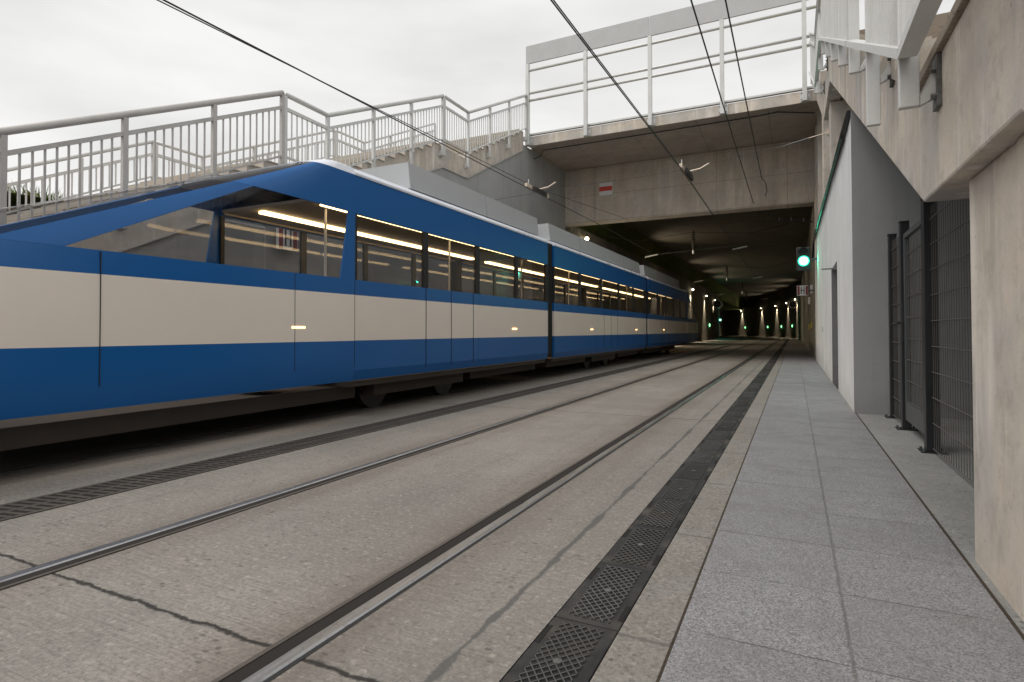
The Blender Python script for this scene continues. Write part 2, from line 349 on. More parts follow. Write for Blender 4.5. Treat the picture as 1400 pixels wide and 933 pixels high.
# ------------------------------------------------------------------ tunnel alignment: straight to Y=70, then a left bend
XR, XL, RC, S0 = .65, -8.5, 128., 70.
def path(s, X, z=0):
    if s <= S0: return (X, s, z)
    a = (s-S0)/RC; r = RC + (X-XR); cx = XR-RC
    return (cx + r*math.cos(a), S0 + r*math.sin(a), z)
SS = [-16, 0, 10, 22, 40, 55, 70] + [70+4*i for i in range(1, 34)]
def strip(mb, x0, x1, z, s0=-16, s1=202, zb=None):
    ss = [s0] + [s for s in SS if s0 < s < s1] + [s1]
    sec = [(x0, z), (x1, z)] if zb is None else [(x0, zb), (x0, z), (x1, z), (x1, zb)]
    rows = [[mb.bm.verts.new(path(s, x, zz)) for x, zz in sec] for s in ss]
    for a, b in zip(rows, rows[1:]):
        for k in range(len(sec)-1): mb.bm.faces.new((a[k], a[k+1], b[k+1], b[k]))
    if zb is not None: mb.bm.faces.new(rows[0][::-1]); mb.bm.faces.new(rows[-1])
    return mb

# ================================================================== SETTING: ground
MB().poly([(-400, -400, -.35), (400, -400, -.35), (400, 600, -.35), (-400, 600, -.35)]).build('ground', 'asphalt', kind='structure')
strip(MB(), -12.6, -.78, 0).build('track_bed', 'track', kind='structure')
strip(MB(), -.54, -.36, .004, zb=-.2).build('kerb_strip', 'strip', kind='structure')
strip(MB(), -.78, -.54, -.03).build('drain_channel', 'hole', kind='structure')
strip(MB(), -.356, .66, .018, s1=43, zb=-.2).build('pavement', 'granite', bevel=.004, kind='structure')
strip(MB(), -.356, .66, .010, s0=43.01, zb=-.2).build('tunnel_walkway', 'tun', kind='structure')
strip(MB(), -.368, -.352, .0075, s1=43).build('dirt_joint', 'dirt', kind='structure')
MB().box(.655, .668, -16, 8.08, .0, .0187).build('dirt_joint', 'dirt', kind='structure')
MB().box(.664, 3.2, 1, 8.09, -.2, .012).build('paved_strip', 'pad', kind='structure')
# land above the tunnel and to both sides
hb = MB()
def hill(x0, x1, y0, y1, f, nx=26, ny=46):
    g = [[hb.bm.verts.new((x0+(x1-x0)*i/nx, y0+(y1-y0)*j/ny, f(x0+(x1-x0)*i/nx, y0+(y1-y0)*j/ny))) for j in range(ny+1)] for i in range(nx+1)]
    for i in range(nx):
        for j in range(ny): hb.bm.faces.new((g[i][j], g[i+1][j], g[i+1][j+1], g[i][j+1]))
def hz(x, y): return 3.52 + min(1.2, max(0, -12.9-x)*.05) + .08*math.sin(x*1.7+y*.9) + .07*math.sin(y*2.3-x)
hill(-60, -12.9, -30, 24, hz)
hb.build('hillside', 'grass', smooth=True, kind='structure')
gb = MB()
for i in range(9000):
    x = -12.95-abs(random.gauss(0, 2.2)); y = random.uniform(0, 13); z = hz(x, y)-.03
    h = random.uniform(.08, .3); a = random.uniform(0, 6.28); w = .012; lx, ly = random.gauss(0, .07), random.gauss(0, .07)
    gb.poly([(x-w*math.cos(a), y-w*math.sin(a), z), (x+w*math.cos(a), y+w*math.sin(a), z), (x+lx, y+ly, z+h)])
gb.build('grass', 'grass', kind='stuff')
MB().box(-90, -8.9, 24.3, 260, 5.2, 7.3).build('embankment', 'grass', kind='structure')
MB().box(3.4, 90, 19, 260, -.3, 7.3).build('embankment', 'grass', kind='structure')
MB().box(3.4, 90, -30, 19, -.3, 2.2).build('embankment', 'grass', kind='structure')

# ------------------------------------------------------------------ rails (four, grooved, set in the slab)
def rail_obj(xh, inner, label):
    s = inner
    t = thing('tram_rail', (xh, 0, 0), label, 'rail', 'grooved tram rails in the slab')
    h = MB(); ss = [-16, 0, 22, 45, 70] + [70+3*i for i in range(1, 42)]
    prof = [(-.028, -.02), (-.028, .004), (-.02, .009), (.02, .009), (.028, .004), (.028, -.02)]
    rows = [[h.bm.verts.new(path(q, xh+px, pz)) for px, pz in prof] for q in ss]
    for a, b in zip(rows, rows[1:]):
        for k in range(5): h.bm.faces.new((a[k], a[k+1], b[k+1], b[k]))
    h.bm.faces.new(rows[0]); h.bm.faces.new(rows[-1]); h.build('rail_head', 'rail', t)
    g0, g1 = sorted((xh+s*.0285, xh+s*.085)); strip(MB(), g0, g1, .003, s1=190).build('groove', 'groove', t)  # groove is a flat strip, its shaded depth painted near-black
    l0, l1 = sorted((xh+s*.0855, xh+s*.105)); strip(MB(), l0, l1, .006, s1=190, zb=-.02).build('guard_lip', 'rustiron', t)
    e0, e1 = sorted((xh-s*.0285, xh-s*.042)); strip(MB(), e0, e1, .0025, s1=190).build('joint_filler', 'black', t)
    return t
rail_obj(-1.42, -1, 'shiny grooved rail nearest the chequered drain covers')
rail_obj(-2.92, 1, 'shiny grooved rail beside the slotted drain, on the empty track')
rail_obj(-5.10, -1, 'rusty rail under the near edge of the blue tram')
rail_obj(-6.60, 1, 'rusty rail under the far side of the blue tram')

# ------------------------------------------------------------------ chequered drain covers, slotted gratings
proto = thing('drain_cover', (-.66, 0, 0), 'black cast iron chequered drain cover in the row beside the paved walkway', 'drain cover', 'chequered drain covers along the walkway')
b = MB().box(-.775, -.545, -.262, .262, -.025, .004); b.build('cover_plate', 'iron', proto, bevel=.003)
b = MB()
n = 0
x0, x1, y0, y1 = -.735, -.585, -.235, .235
for sgn in (1, -1):
    c = -.9
    while c < .9:
        pts = []
        for k in range(200):                                    # clip the diagonal y = c + sgn*1.25*(x-xm) to the field
            x = x0 + (x1-x0)*k/199; y = c + sgn*1.25*(x+.66)
            if y0 <= y <= y1: pts.append((x, y))
        if len(pts) > 6: b.bar((pts[0][0], pts[0][1], .0065), (pts[-1][0], pts[-1][1], .0065 + (.0004 if sgn > 0 else 0)), .0035, .006)
        c += .0385
b.build('lattice', 'ironb', proto)
MB().tube([(-.66, 0, .004), (-.66, 0, .0115)], .014, 12).build('bolt', 'bolt', proto)
MB().box(-.772, -.755, .08, .2, .0035, .0052).build('lifting_slot', 'hole', proto)
MB().box(-.565, -.548, -.2, -.08, .0035, .0052).build('lifting_slot', 'hole', proto)
for i in range(82):
    o = proto if i == 0 else copy_tree(proto)
    o.location = (-.66 + random.gauss(0, .0012), -2.6 + .53*i, random.uniform(-.001, .0015))
gproto = thing('drain_grating', (-4., 0, 0), 'brown slotted cast iron grating between the two tracks', 'drain grating', 'slotted gratings between the tracks')
b = MB()
for x in (-4.168, -4.0, -3.848): b.box(x-.016, x+.016, -.497, .497, -.03, .006)
for k in range(17):
    y = -.47+.0588*k; b.bar((-4.152, y-.02, -.01), (-4.016, y+.012, -.01), .026, .031); b.bar((-3.984, y+.012, -.01), (-3.864, y+.04 if k < 16 else y+.03, -.01), .026, .031)
b.build('grating_bars', 'rustiron', gproto)
MB().box(-4.183, -3.833, -.4995, .4995, .0015, .0035).build('channel_shade', 'hole', gproto)  # black sheet on the slab paints the dark depth below the bars
for i in range(44):
    o = gproto if i == 0 else copy_tree(gproto)
    o.location = (-4.0, -1.5+i, 0)

# ================================================================== TUNNEL AND BRIDGE
def wall_strip(name, x0, x1, s0, s1, z0, z1, mat, label, cat='tunnel wall'):
    o = strip(MB(), x0, x1, z1, s0, s1, zb=z0).build(name, mat); tag(o, label, cat); return o
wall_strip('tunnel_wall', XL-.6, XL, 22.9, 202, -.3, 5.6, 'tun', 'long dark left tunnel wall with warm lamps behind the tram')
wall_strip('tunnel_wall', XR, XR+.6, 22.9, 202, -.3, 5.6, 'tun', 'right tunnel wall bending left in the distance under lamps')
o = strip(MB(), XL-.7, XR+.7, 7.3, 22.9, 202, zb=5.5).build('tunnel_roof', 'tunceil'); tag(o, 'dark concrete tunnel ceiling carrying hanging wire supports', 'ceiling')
e0 = path(200, XL-1); e1 = path(200, XR+1)
o = MB().bar((*e0[:2], 2.6), (*e1[:2], 2.6), .4, 6).build('tunnel_end_wall', 'tun'); tag(o, 'black far end of the tunnel round the bend', 'tunnel wall')
br = thing('road_bridge', (-4, 20, 7.7), 'concrete road bridge crossing above the tunnel portal', 'bridge')
MB().box(-9.3, 2.9, 22.2, 22.896, 5.46, 7.68).build('cross_beam', 'beam', br, bevel=.015)
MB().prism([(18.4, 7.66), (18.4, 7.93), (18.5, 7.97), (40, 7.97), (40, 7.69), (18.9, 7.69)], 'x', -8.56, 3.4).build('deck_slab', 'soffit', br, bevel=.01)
MB().box(-8.56, .72, 18.375, 18.3985, 7.6, 7.93).build('edge_beam', 'beige', br, bevel=.008)
MB().box(-8.56, .72, 18.34, 18.46, 7.975, 8.03).build('edge_trim', 'galv', br)
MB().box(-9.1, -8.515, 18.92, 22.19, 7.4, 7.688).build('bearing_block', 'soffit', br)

bf = thing('bridge_fence', (-4, 18.3, 8), 'light grey bridge parapet fence with a solid top panel and round rails', 'fence')
for i, x in enumerate((-8.4, -6.25, -4.08, -1.9, .33)):
    p = MB().box(x-.06, x+.06, 18.2, 18.32, 7.6, 10.48).build('post', 'galv', bf, bevel=.006)
    MB().box(x-.11, x+.15, 18.325, 18.374, 7.62, 7.92).build('base_plate', 'galv', p, bevel=.004)
    for dx in (-.085, .11):
        for z in (7.68, 7.86): MB().tube([(x+dx, 18.325, z), (x+dx, 18.3, z)], .014, 6).build('anchor_bolt', 'bolt', p)
for x0, x1 in ((-8.45, -4.09), (-4.07, .32), (.34, 1.6)):
    MB().box(x0, x1, 18.21, 18.27, 10.485, 11.12).build('screen_panel', 'panel', bf, bevel=.004)
for z, r in ((10.25, .045), (9.44, .045), (9.18, .045)): MB().tube([(-8.4, 18.26, z), (1.0, 18.26, z)], r, 10).build('rail', 'galv', bf, smooth=True)

s = thing('plate_sign', (-6.75, 22.18, 6.75), 'square white plate with a red middle bar on the bridge beam', 'sign')
MB().box(-7.02, -6.49, 22.17, 22.196, 6.5, 7.0).build('plate', 'white', s)
MB().box(-7.02, -6.49, 22.162, 22.168, 6.66, 6.84).build('red_bar', 'red', s)

# ================================================================== LEFT: grey wall, stair, railings
RN = [(-3.4, .15), (3.37, 3.41), (7.53, 5.43), (8.64, 5.40), (12.9, 7.37), (14.2, 7.38), (18.2, 9.37)]
walkL = [(y, z-1.33) for y, z in RN]
def seamz(y): return interp(RN, y) - 1.93
def stair_profile(nodes, ystart, yend, under, rise=.175):
    """sawtooth top along the walking line, smooth underside"""
    top = []
    for (ya, za), (yb, zb) in zip(nodes, nodes[1:]):
        if abs(zb-za) < .2: top += [(ya, zb), (yb, zb)]; continue
        n = max(1, round((zb-za)/rise)); dy = (yb-ya)/n; dz = (zb-za)/n
        for k in range(n): top += [(ya+k*dy, za+(k+1)*dz), (ya+(k+1)*dy, za+(k+1)*dz)]
    bot = [(y, z-under) for y, z in nodes]
    return top + bot[::-1]
stL = thing('concrete_staircase', (-8.55, 0, 0), 'wide concrete staircase climbing to the bridge behind the tram', 'staircase')
MB().prism(stair_profile(walkL, 0, 0, .75), 'x', -12.2, -8.55).build('stair_flight', 'beige', stL)
far = [(y, z+.15) for y, z in walkL]
MB().prism(far + [(18.2, 6), (-3.4, -1.3)], 'x', -12.5, -12.205).build('side_kerb', 'step', stL)
b = MB()
for (ya, za), (yb, zb) in zip(walkL, walkL[1:]):
    if zb-za < .2: continue
    n = round((zb-za)/.175); dy = (yb-ya)/n; dz = (zb-za)/n
    for k in range(n): b.box(-12.19, -8.535, ya+k*dy-.02, ya+(k+1)*dy-.022, za+(k+1)*dz+.002, za+(k+1)*dz+.03)
b.build('tread_slabs', 'step', stL)
yy = [0, 3.37, 7.53, 8.64, 12.9, 14.2, 18.1]
gw = thing('grey_retaining_wall', (-8.5, 10, 0), 'smooth grey rendered wall under the left staircase', 'wall')
def seam_poly(y0, y1, drop=0):
    ys = [y0]+[y for y in yy if y0 < y < y1]+[y1]
    return [(y, seamz(y)-drop) for y in ys] + [(y1, -.3), (y0, -.3)]
MB().prism(seam_poly(.4, 7.2), 'x', -9.0, -8.53).build('wall_panel', 'gwall', gw)
MB().prism(seam_poly(7.2, 18.1)[:-2] + [(18.15, 7.6), (22.19, 7.6), (22.19, -.3), (7.2, -.3)], 'x', -9.0, -8.5).build('wall_panel', 'gwall', gw)
b = MB()
ys = [.4, 3.37, 7.53, 8.64, 12.9, 14.2, 18.1]
for a, c in zip(ys, ys[1:]): b.bar((-8.515, a, seamz(a)+.012), (-8.515, c, seamz(c)+.012), .1, .024)
b.build('flashing', 'galvd', gw)
d = MB().box(-8.528, -8.508, 6.38, 7.18, .05, 2.86); dd = d.build('door', 'gwall', gw, bevel=.004)
b = MB()
for q in ((6.35, 6.375, .03, 2.9), (7.185, 7.199, .03, 2.9), (6.376, 7.184, 2.865, 2.9)): b.box(-8.5275, -8.505, q[0], q[1], q[2], q[3])
b.build('door_frame', 'galv', dd)
MB().tube([(-8.507, 6.47, 1.05), (-8.46, 6.47, 1.05), (-8.46, 6.58, 1.05)], .01, 8).build('handle', 'bolt', dd)
pp = MB().tube([(-8.46, 8.02, 0), (-8.46, 8.02, 3.42)], .03, 10).build('drain_pipe', 'galv', smooth=True); tag(pp, 'thin pale vertical pipe on the grey wall right of the H sign', 'pipe')

def h_sign(loc, size, face, label, wallgap):
    """white square with two dark red bars and a black letter H; face: 'x' faces +X, 'y' faces -Y"""
    t = thing('stop_sign', loc, label, 'sign', 'tram halt signs'); x, y, z = loc; h = size/2
    def bx(u0, u1, v0, v1, d0, d1):
        m = MB()
        if face == 'x': m.box(x+d0, x+d1, y+u0, y+u1, z+v0, z+v1)
        else: m.box(x+u0, x+u1, y-d1, y-d0, z+v0, z+v1)
        return m
    bx(-h, h, -h, h, -.06, 0).build('sign_box', 'white', t, bevel=.008)
    for sg in (-1, 1): bx(min(sg*h*.52, sg*h*.93), max(sg*h*.52, sg*h*.93), -h*.88, h*.88, .001, .004).build('red_bar', 'hred', t)
    m = bx(-h*.34, -h*.17, -h*.68, h*.68, .001, .004); q = h
    for u0, u1, v0, v1 in ((h*.17, h*.34, -h*.68, h*.68), (-h*.169, h*.169, -h*.09, h*.09)):
        if face == 'x': m.box(x+.001, x+.004, y+u0, y+u1, z+v0, z+v1)
        else: m.box(x+u0, x+u1, y-.004, y-.001, z+v0, z+v1)
    m.build('letter', 'black', t)
    bx(-h*.2, h*.2, -h*.2, h*.2, -wallgap, -.061).build('bracket', 'gatesteel', t)
    return t
h_sign((-8.34, 7.56, 2.74), .45, 'x', 'square H sign with dark red side bars on the grey wall behind the tram windows', .155)

def stair_railing(label, x, side, nodes, segs, mat, cat_group, hand=.05, postw=.07, spacing=1.35, drop=1.62, bot=1.17, bracket=True):
    """railing along the polyline nodes (y, z of handrail centre)"""
    y0, z0 = nodes[0]
    t = thing('stair_railing', (x, y0, z0-1.2), label, 'railing', cat_group)
    MB().tube([(x, y, z) for y, z in nodes], hand, 10).build('handrail', mat, t, smooth=True)
    lo = [(y, z-.27) for y, z in nodes]; bo = [(y, z-bot) for y, z in nodes]
    b = MB()
    for a, c in zip(lo, lo[1:]): b.bar((x, a[0], a[1]), (x, c[0], c[1]), .05, .06)
    b.build('top_rail', mat, t)
    b = MB()
    for a, c in zip(bo, bo[1:]): b.bar((x, a[0], a[1]), (x, c[0], c[1]), .05, .035)
    b.build('bottom_rail', mat, t)
    ys = []
    for (ya, za), (yb, zb) in zip(nodes, nodes[1:]):
        n = max(1, round((yb-ya)/spacing)); ys += [ya+(yb-ya)*k/n for k in range(n)]
    ys.append(nodes[-1][0])
    for i, y in enumerate(ys):
        z = interp(nodes, y)
        p = MB().box(x-.035, x+.035, y-postw/2, y+postw/2, z-drop, z-.04).build('post', mat, t, bevel=.005)
        if bracket:
            xw = x-side*.11
            MB().box(min(x-side*.036, xw), max(x-side*.036, xw), y-.05, y+.05, z-drop, z-drop+.14).build('bracket', mat, p)
        if i+1 < len(ys):
            ya, yb = y+postw/2, ys[i+1]-postw/2; n = max(1, round((yb-ya)/.125)); m = MB()
            for k in range(1, n):
                yk = ya+(yb-ya)*k/n; zk = interp(nodes, yk); m.box(x-.007, x+.007, yk-.013, yk+.013, zk-bot+.015, zk-.29)
            if n > 1: m.build('baluster_panel', mat, t)
    return t
G = 'railings of the left staircase'
XP = -8.44
stair_railing('near railing of the lowest left flight, seen over the tram cab', XP, 1, [(-1.5, RN[0][1]+1.9*.481), (3.37, 3.41), (7.5, 5.43)], 0, 'galvd', G)
stair_railing('near railing round the lower landing and up the middle left flight', XP, 1, [(7.56, 5.43), (8.64, 5.40), (12.87, 7.37)], 0, 'galv', G)
stair_railing('near railing of the topmost left flight ending at the bridge fence', XP, 1, [(12.93, 7.38), (14.2, 7.38), (18.2, 9.37)], 0, 'galv', G)
XF_ = -12.3
for lab, nd in (('far railing of the lowest left flight in front of the grass', [(-1.5, .70), (3.37, 3.05), (7.5, 5.10)]), ('far railing of the middle left flight seen through the near one', [(7.56, 5.10), (8.64, 5.08), (12.87, 7.05)]), ('far railing of the upper left flight beside the bridge', [(12.93, 7.06), (14.2, 7.06), (18.2, 9.0)])):
    stair_railing(lab, XF_, -1, nd, 0, 'galv', 'far railings of the left staircase', bracket=False, hand=.035, drop=1.25, bot=.75, postw=.06)

# ================================================================== RIGHT: walls, gate, stair
BN = [(-1.5, -.8), (2.22, 1.68), (3.67, 1.70), (11.85, 5.58), (14.2, 5.64), (18.3, 7.60)]      # underside of the right stair
walkR = [(y, z+.66) for y, z in BN]
stR = thing('concrete_staircase', (.66, 8, 2), 'concrete staircase with a deep beige side beam rising on the right', 'staircase')
up = [(y, z+.62) for y, z in BN]
MB().prism(up + BN[::-1], 'x', .62, .86).build('side_beam', 'beige', stR, bevel=.012)
MB().prism(stair_profile([(y, z) for y, z in walkR[1:]], 0, 0, .3), 'x', .865, 3.0).build('stair_flight', 'riser', stR)
b = MB()
cp = [(y, z+.635) for y, z in BN[1:3]]
b.bar((.735, -.2, cp[0][1]-.0), (.735, cp[1][0]+.2, cp[1][1]), .28, .055)
b.build('coping', 'coping', stR, bevel=.006)
for (ya, za), (yb, zb) in zip(walkR[2:], walkR[3:]):
    if zb-za < .2: continue
    b = MB(); n = round((zb-za)/.17); dy = (yb-ya)/n; dz = (zb-za)/n
    for k in range(n): b.prism([(ya+k*dy, za+k*dz-.06), (ya+k*dy, za+(k+1)*dz), (ya+(k+1)*dy, za+(k+1)*dz), (ya+(k+1)*dy, za+(k+1)*dz-.06)], 'x', .6, .86)
    b.build('step_ends', 'step', stR)
MB().prism([(y, z+.25) for y, z in walkR[1:]] + [(18.3, 2), (2.22, 0)], 'x', 3.01, 3.35).build('stone_side_wall', 'stone', stR)
pier = thing('concrete_pier', (.8, 2.5, 0), 'massive beige concrete pier at the right edge of the photo', 'pier')
def undz(y): return interp(BN, y)
MB().prism([(3.17, -.2), (3.17, 1.69), (2.55, 1.685), (2.55, -.2)], 'x', .702, .98).build('pier_end', 'beige', pier, bevel=.012)
MB().prism([(2.542, -.2), (2.542, 1.685), (2.22, 1.68), (1.0, .86), (1.0, -.2)], 'x', .696, .98).build('pier_panel', 'beige', pier, bevel=.01)
# enclosure behind the gate: the shade under the stair is put into the wall colour
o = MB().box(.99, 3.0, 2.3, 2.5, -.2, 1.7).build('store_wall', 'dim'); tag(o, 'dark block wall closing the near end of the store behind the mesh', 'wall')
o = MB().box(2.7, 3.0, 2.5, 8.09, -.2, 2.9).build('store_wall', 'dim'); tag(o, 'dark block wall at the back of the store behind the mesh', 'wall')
ww = thing('rendered_building', (.65, 8.1, 0), 'low pale rendered building with a dark doorway beside the walkway', 'building')
Z1 = 3.72
b = MB()
b.box(.65, .95, 8.095, 8.55, -.2, Z1)
b.prism([(8.55, Z1), (10.98, Z1+.07), (10.98, -.2), (8.55, -.2)], 'x', .653, .95)
b.prism([(10.98, Z1+.07), (12.7, Z1+.12), (12.7, 2.2), (10.98, 2.2)], 'x', .653, .95)
b.prism([(12.7, Z1+.12), (22.19, Z1+.4), (22.19, -.2), (12.7, -.2)], 'x', .653, .95)
b.build('front_wall', 'wwall', ww)
MB().box(.645, 3.0, 8.085, 8.0949, -.2, 3.715).build('end_wall', 'endw', ww)
MB().box(.952, 3.0, 8.3, 22.1, 3.4, 3.7).build('roof_slab', 'pad', ww)
dr = MB().box(.9515, .99, 10.9, 12.8, -.1, 2.3).build('doorway', 'endw', ww); dr['label'] = 'recessed grey doorway'
dl = MB().prism([(.656, -.1), (.656, 2.198), (.95, 2.198), (.95, -.1)], 'y', 12.66, 12.699).build('reveal_shade_sheet', 'reveal_grey', ww)  # dark sheet that paints the shade on the doorway's far reveal
MB().tube([(.66, 12.0, 2.16), (.46, 12.0, 2.16)], .012, 8).build('door_stay', 'gatesteel', ww)
d2 = MB().box(.6475, .6525, 15.6, 16.5, .03, 2.1).build('door', 'wwall', ww)
MB().box(.640, .6474, 16.35, 16.42, 1.0, 1.12).build('handle', 'gatesteel', d2)
b = MB().tube([(.63, 8.12, 3.71), (.62, 8.6, 3.70), (.63, 12, 3.83), (.62, 17, 3.97), (.63, 22.1, 4.1), (.62, 23.5, 3.6)], .035, 8); b.tube([(.60, 9.0, 3.66), (.60, 14, 3.82), (.6, 22, 4.02)], .02, 8)
tag(b.build('cable_conduit', 'anth'), 'dark cable conduit running along the top of the pale wall', 'conduit')
for i, (y, lab) in enumerate(((13.2, 'beige concrete column nearest the camera above the pale wall'), (16.3, 'second beige column above the pale wall, near the wire anchor'), (19.6, 'beige column above the pale wall nearest the tunnel portal'))):
    c = MB().box(.68, 1.15, y-.25, y+.25, 3.45, interp(BN, y)-.02).build('concrete_column', 'beige', bevel=.015); tag(c, lab, 'column', 'columns carrying the right staircase')
o = MB().box(.66, 3.4, 20.6, 22.18, 3.6, 7.6).build('bridge_abutment', 'beige'); tag(o, 'beige concrete abutment under the right end of the bridge', 'abutment')
for (y, z, lab, w) in ((24.6, 2.6, 'white box high on the right tunnel wall near the portal', .3), (28.5, 2.35, 'small white box deeper along the right tunnel wall', .28)):
    t = thing('junction_box', (.6, y, z), lab, 'junction box', 'boxes on the tunnel wall'); MB().box(.56, .648, y-w/2, y+w/2, z-.16, z+.16).build('case', 'white', t, bevel=.01); MB().box(.552, .5595, y-w/2+.03, y+w/2-.03, z-.13, z+.13).build('lid', 'panel', t)
for (y, z, lab) in ((26.0, 1.25, 'yellow plate on the right tunnel wall, nearer one'), (30.0, 1.2, 'yellow plate on the right tunnel wall, farther one')):
    tag(MB().box(.60, .648, y-.2, y+.2, z-.12, z+.12).build('warning_plate', 'yellow'), lab, 'sign', 'yellow plates on the tunnel wall')

# gate and mesh fence
def post(x, y, h, label, w=.08):
    t = thing('fence_post', (x, y, .012), label, 'post', 'gate posts')
    MB().box(x-w/2, x+w/2, y-w/2, y+w/2, .02, h).build('shaft', 'anth', t, bevel=.004)
    MB().box(x-.09, x+.09, y-.09, y+.09, .0125, .0195).build('base_plate', 'anth', t)
    MB().box(x-w/2-.004, x+w/2+.004, y-w/2-.004, y+w/2+.004, h+.0005, h+.012).build('cap', 'black', t)
    for dx in (-.07, .07):
        for dy in (-.07, .07): MB().tube([(x+dx, y+dy, .019), (x+dx, y+dy, .04)], .011, 6).build('anchor_bolt', 'gatesteel', t)
    return t
post(1.02, 5.81, 2.12, 'thick black gate post nearest the camera, beside the wire mesh', .1)
post(1.02, 7.03, 2.13, 'black gate post carrying the latch of the gate', .08)
post(1.03, 7.9, 2.13, 'black post against the grey end wall, farthest from the camera', .08)
g = thing('mesh_gate', (1.02, 6.42, .1), 'closed grey steel gate leaf with wire mesh and a lever handle', 'gate')
b = MB()
b.box(1.0, 1.04, 5.89, 5.94, .12, 2.0); b.box(1.0, 1.04, 6.90, 6.95, .12, 2.0); b.box(1.0, 1.04, 5.941, 6.899, 1.95, 2.0); b.box(1.0, 1.04, 5.941, 6.899, .12, .3)
b.build('frame', 'gatesteel', g, bevel=.003)
def mesh_infill(x, y0, y1, z0, z1, dy, dz):
    b = MB(); y = y0
    while y <= y1: b.tube([(x, y, z0), (x, y, z1)], .0029, 5); y += dy
    z = z0
    while z <= z1+.01: b.tube([(x-.008, y0, z), (x-.008, y1, z)], .0048, 5); z += dz
    return b
mesh_infill(1.02, 5.97, 6.88, .31, 1.94, .07, .21).build('mesh_infill', 'wiremesh', g)
MB().box(.985, 1.055, 6.955, 6.985, .9, 1.3).build('lock_case', 'black', g)
MB().tube([(.985, 6.92, 1.1), (.93, 6.92, 1.1), (.93, 6.8, 1.1)], .01, 8).build('handle', 'black', g)
f = thing('mesh_fence', (1.02, 4.4, .05), 'wire mesh fence panel between the black post and the concrete pier', 'fence')
mesh_infill(1.02, 3.0, 5.74, .05, 2.05, .07, .21).build('mesh_infill', 'wiremesh', f)
f2 = thing('mesh_fence', (1.02, 7.46, .05), 'narrow wire mesh panel between the two rear black posts', 'fence')
mesh_infill(1.02, 7.09, 7.84, .05, 2.05, .07, .21).build('mesh_infill', 'wiremesh', f2)

# right railing on the stair side
RX = .47
RR = [(1.0, 3.38), (3.09, 3.40), (11.5, 7.37), (13.9, 7.45), (18.2, 9.5)]
def right_railing(label, nodes, x=RX):
    y0, z0 = nodes[0]
    t = thing('stair_railing', (x, y0, z0-1.2), label, 'railing', 'railings of the right staircase')
    MB().tube([(x, y, z) for y, z in nodes], .03, 10).build('handrail', 'galv', t, smooth=True)
    for nm, dz, w, h in (('top_rail', -.25, .05, .05), ('bottom_rail', -1.12, .075, .045)):
        b = MB()
        for a, c in zip(nodes, nodes[1:]): b.bar((x, a[0], a[1]+dz), (x, c[0], c[1]+dz), w, h)
        b.build(nm, 'galv', t)
    ys = []
    ys = [y for y in (1.98, 3.26, 4.58, 5.86, 7.14, 8.42, 9.70, 10.98, 12.3, 13.6, 14.9, 16.2, 17.5) if nodes[0][0] <= y < nodes[-1][0]]
    for i, y in enumerate(ys):
        z = interp(nodes, y); lg = .28 if 4.5 < y < 4.7 else 0
        p = MB().box(x-.012, x+.07, y-.02, y+.02, z-1.40-lg, z-.03).build('post', 'galv', t, bevel=.004)
        br_ = MB().prism([(x+.071, z-1.40), (x+.149, z-1.36), (x+.149, z-1.22), (x+.071, z-1.36)], 'y', y-.02, y+.02).build('bracket', 'galv', p)
        bb = MB().prism([(y-.05, z-1.42), (y+.05, z-1.42), (y+.05, z-1.18), (y-.05, z-1.18)], 'x', .6205-.02, .6195)
        for zz in (-1.37, -1.25): bb.tube([(.601, y-.03, z+zz), (.58, y-.03, z+zz)], .013, 6)
        bb.build('wall_plate', 'bolt', br_)
        if i+1 < len(ys):
            m = MB(); n = max(2, round((ys[i+1]-y)/.125))
            for k in range(1, n):
                yk = y+(ys[i+1]-y)*k/n; zk = interp(nodes, yk); m.box(x-.014, x+.014, yk-.006, yk+.006, zk-1.1, zk-.27)
            m.build('baluster_panel', 'galv', t)
    return t
right_railing('pale steel railing on the right stair, nearest the camera', RR[:2]+[(5.8, interp(RR, 5.8))])
right_railing('pale steel railing of the long right flight climbing to the bridge', [(5.84, interp(RR, 5.84))]+RR[2:3])
right_railing('short pale railing at the top landing of the right stair', [(11.55, 7.37)]+RR[3:])

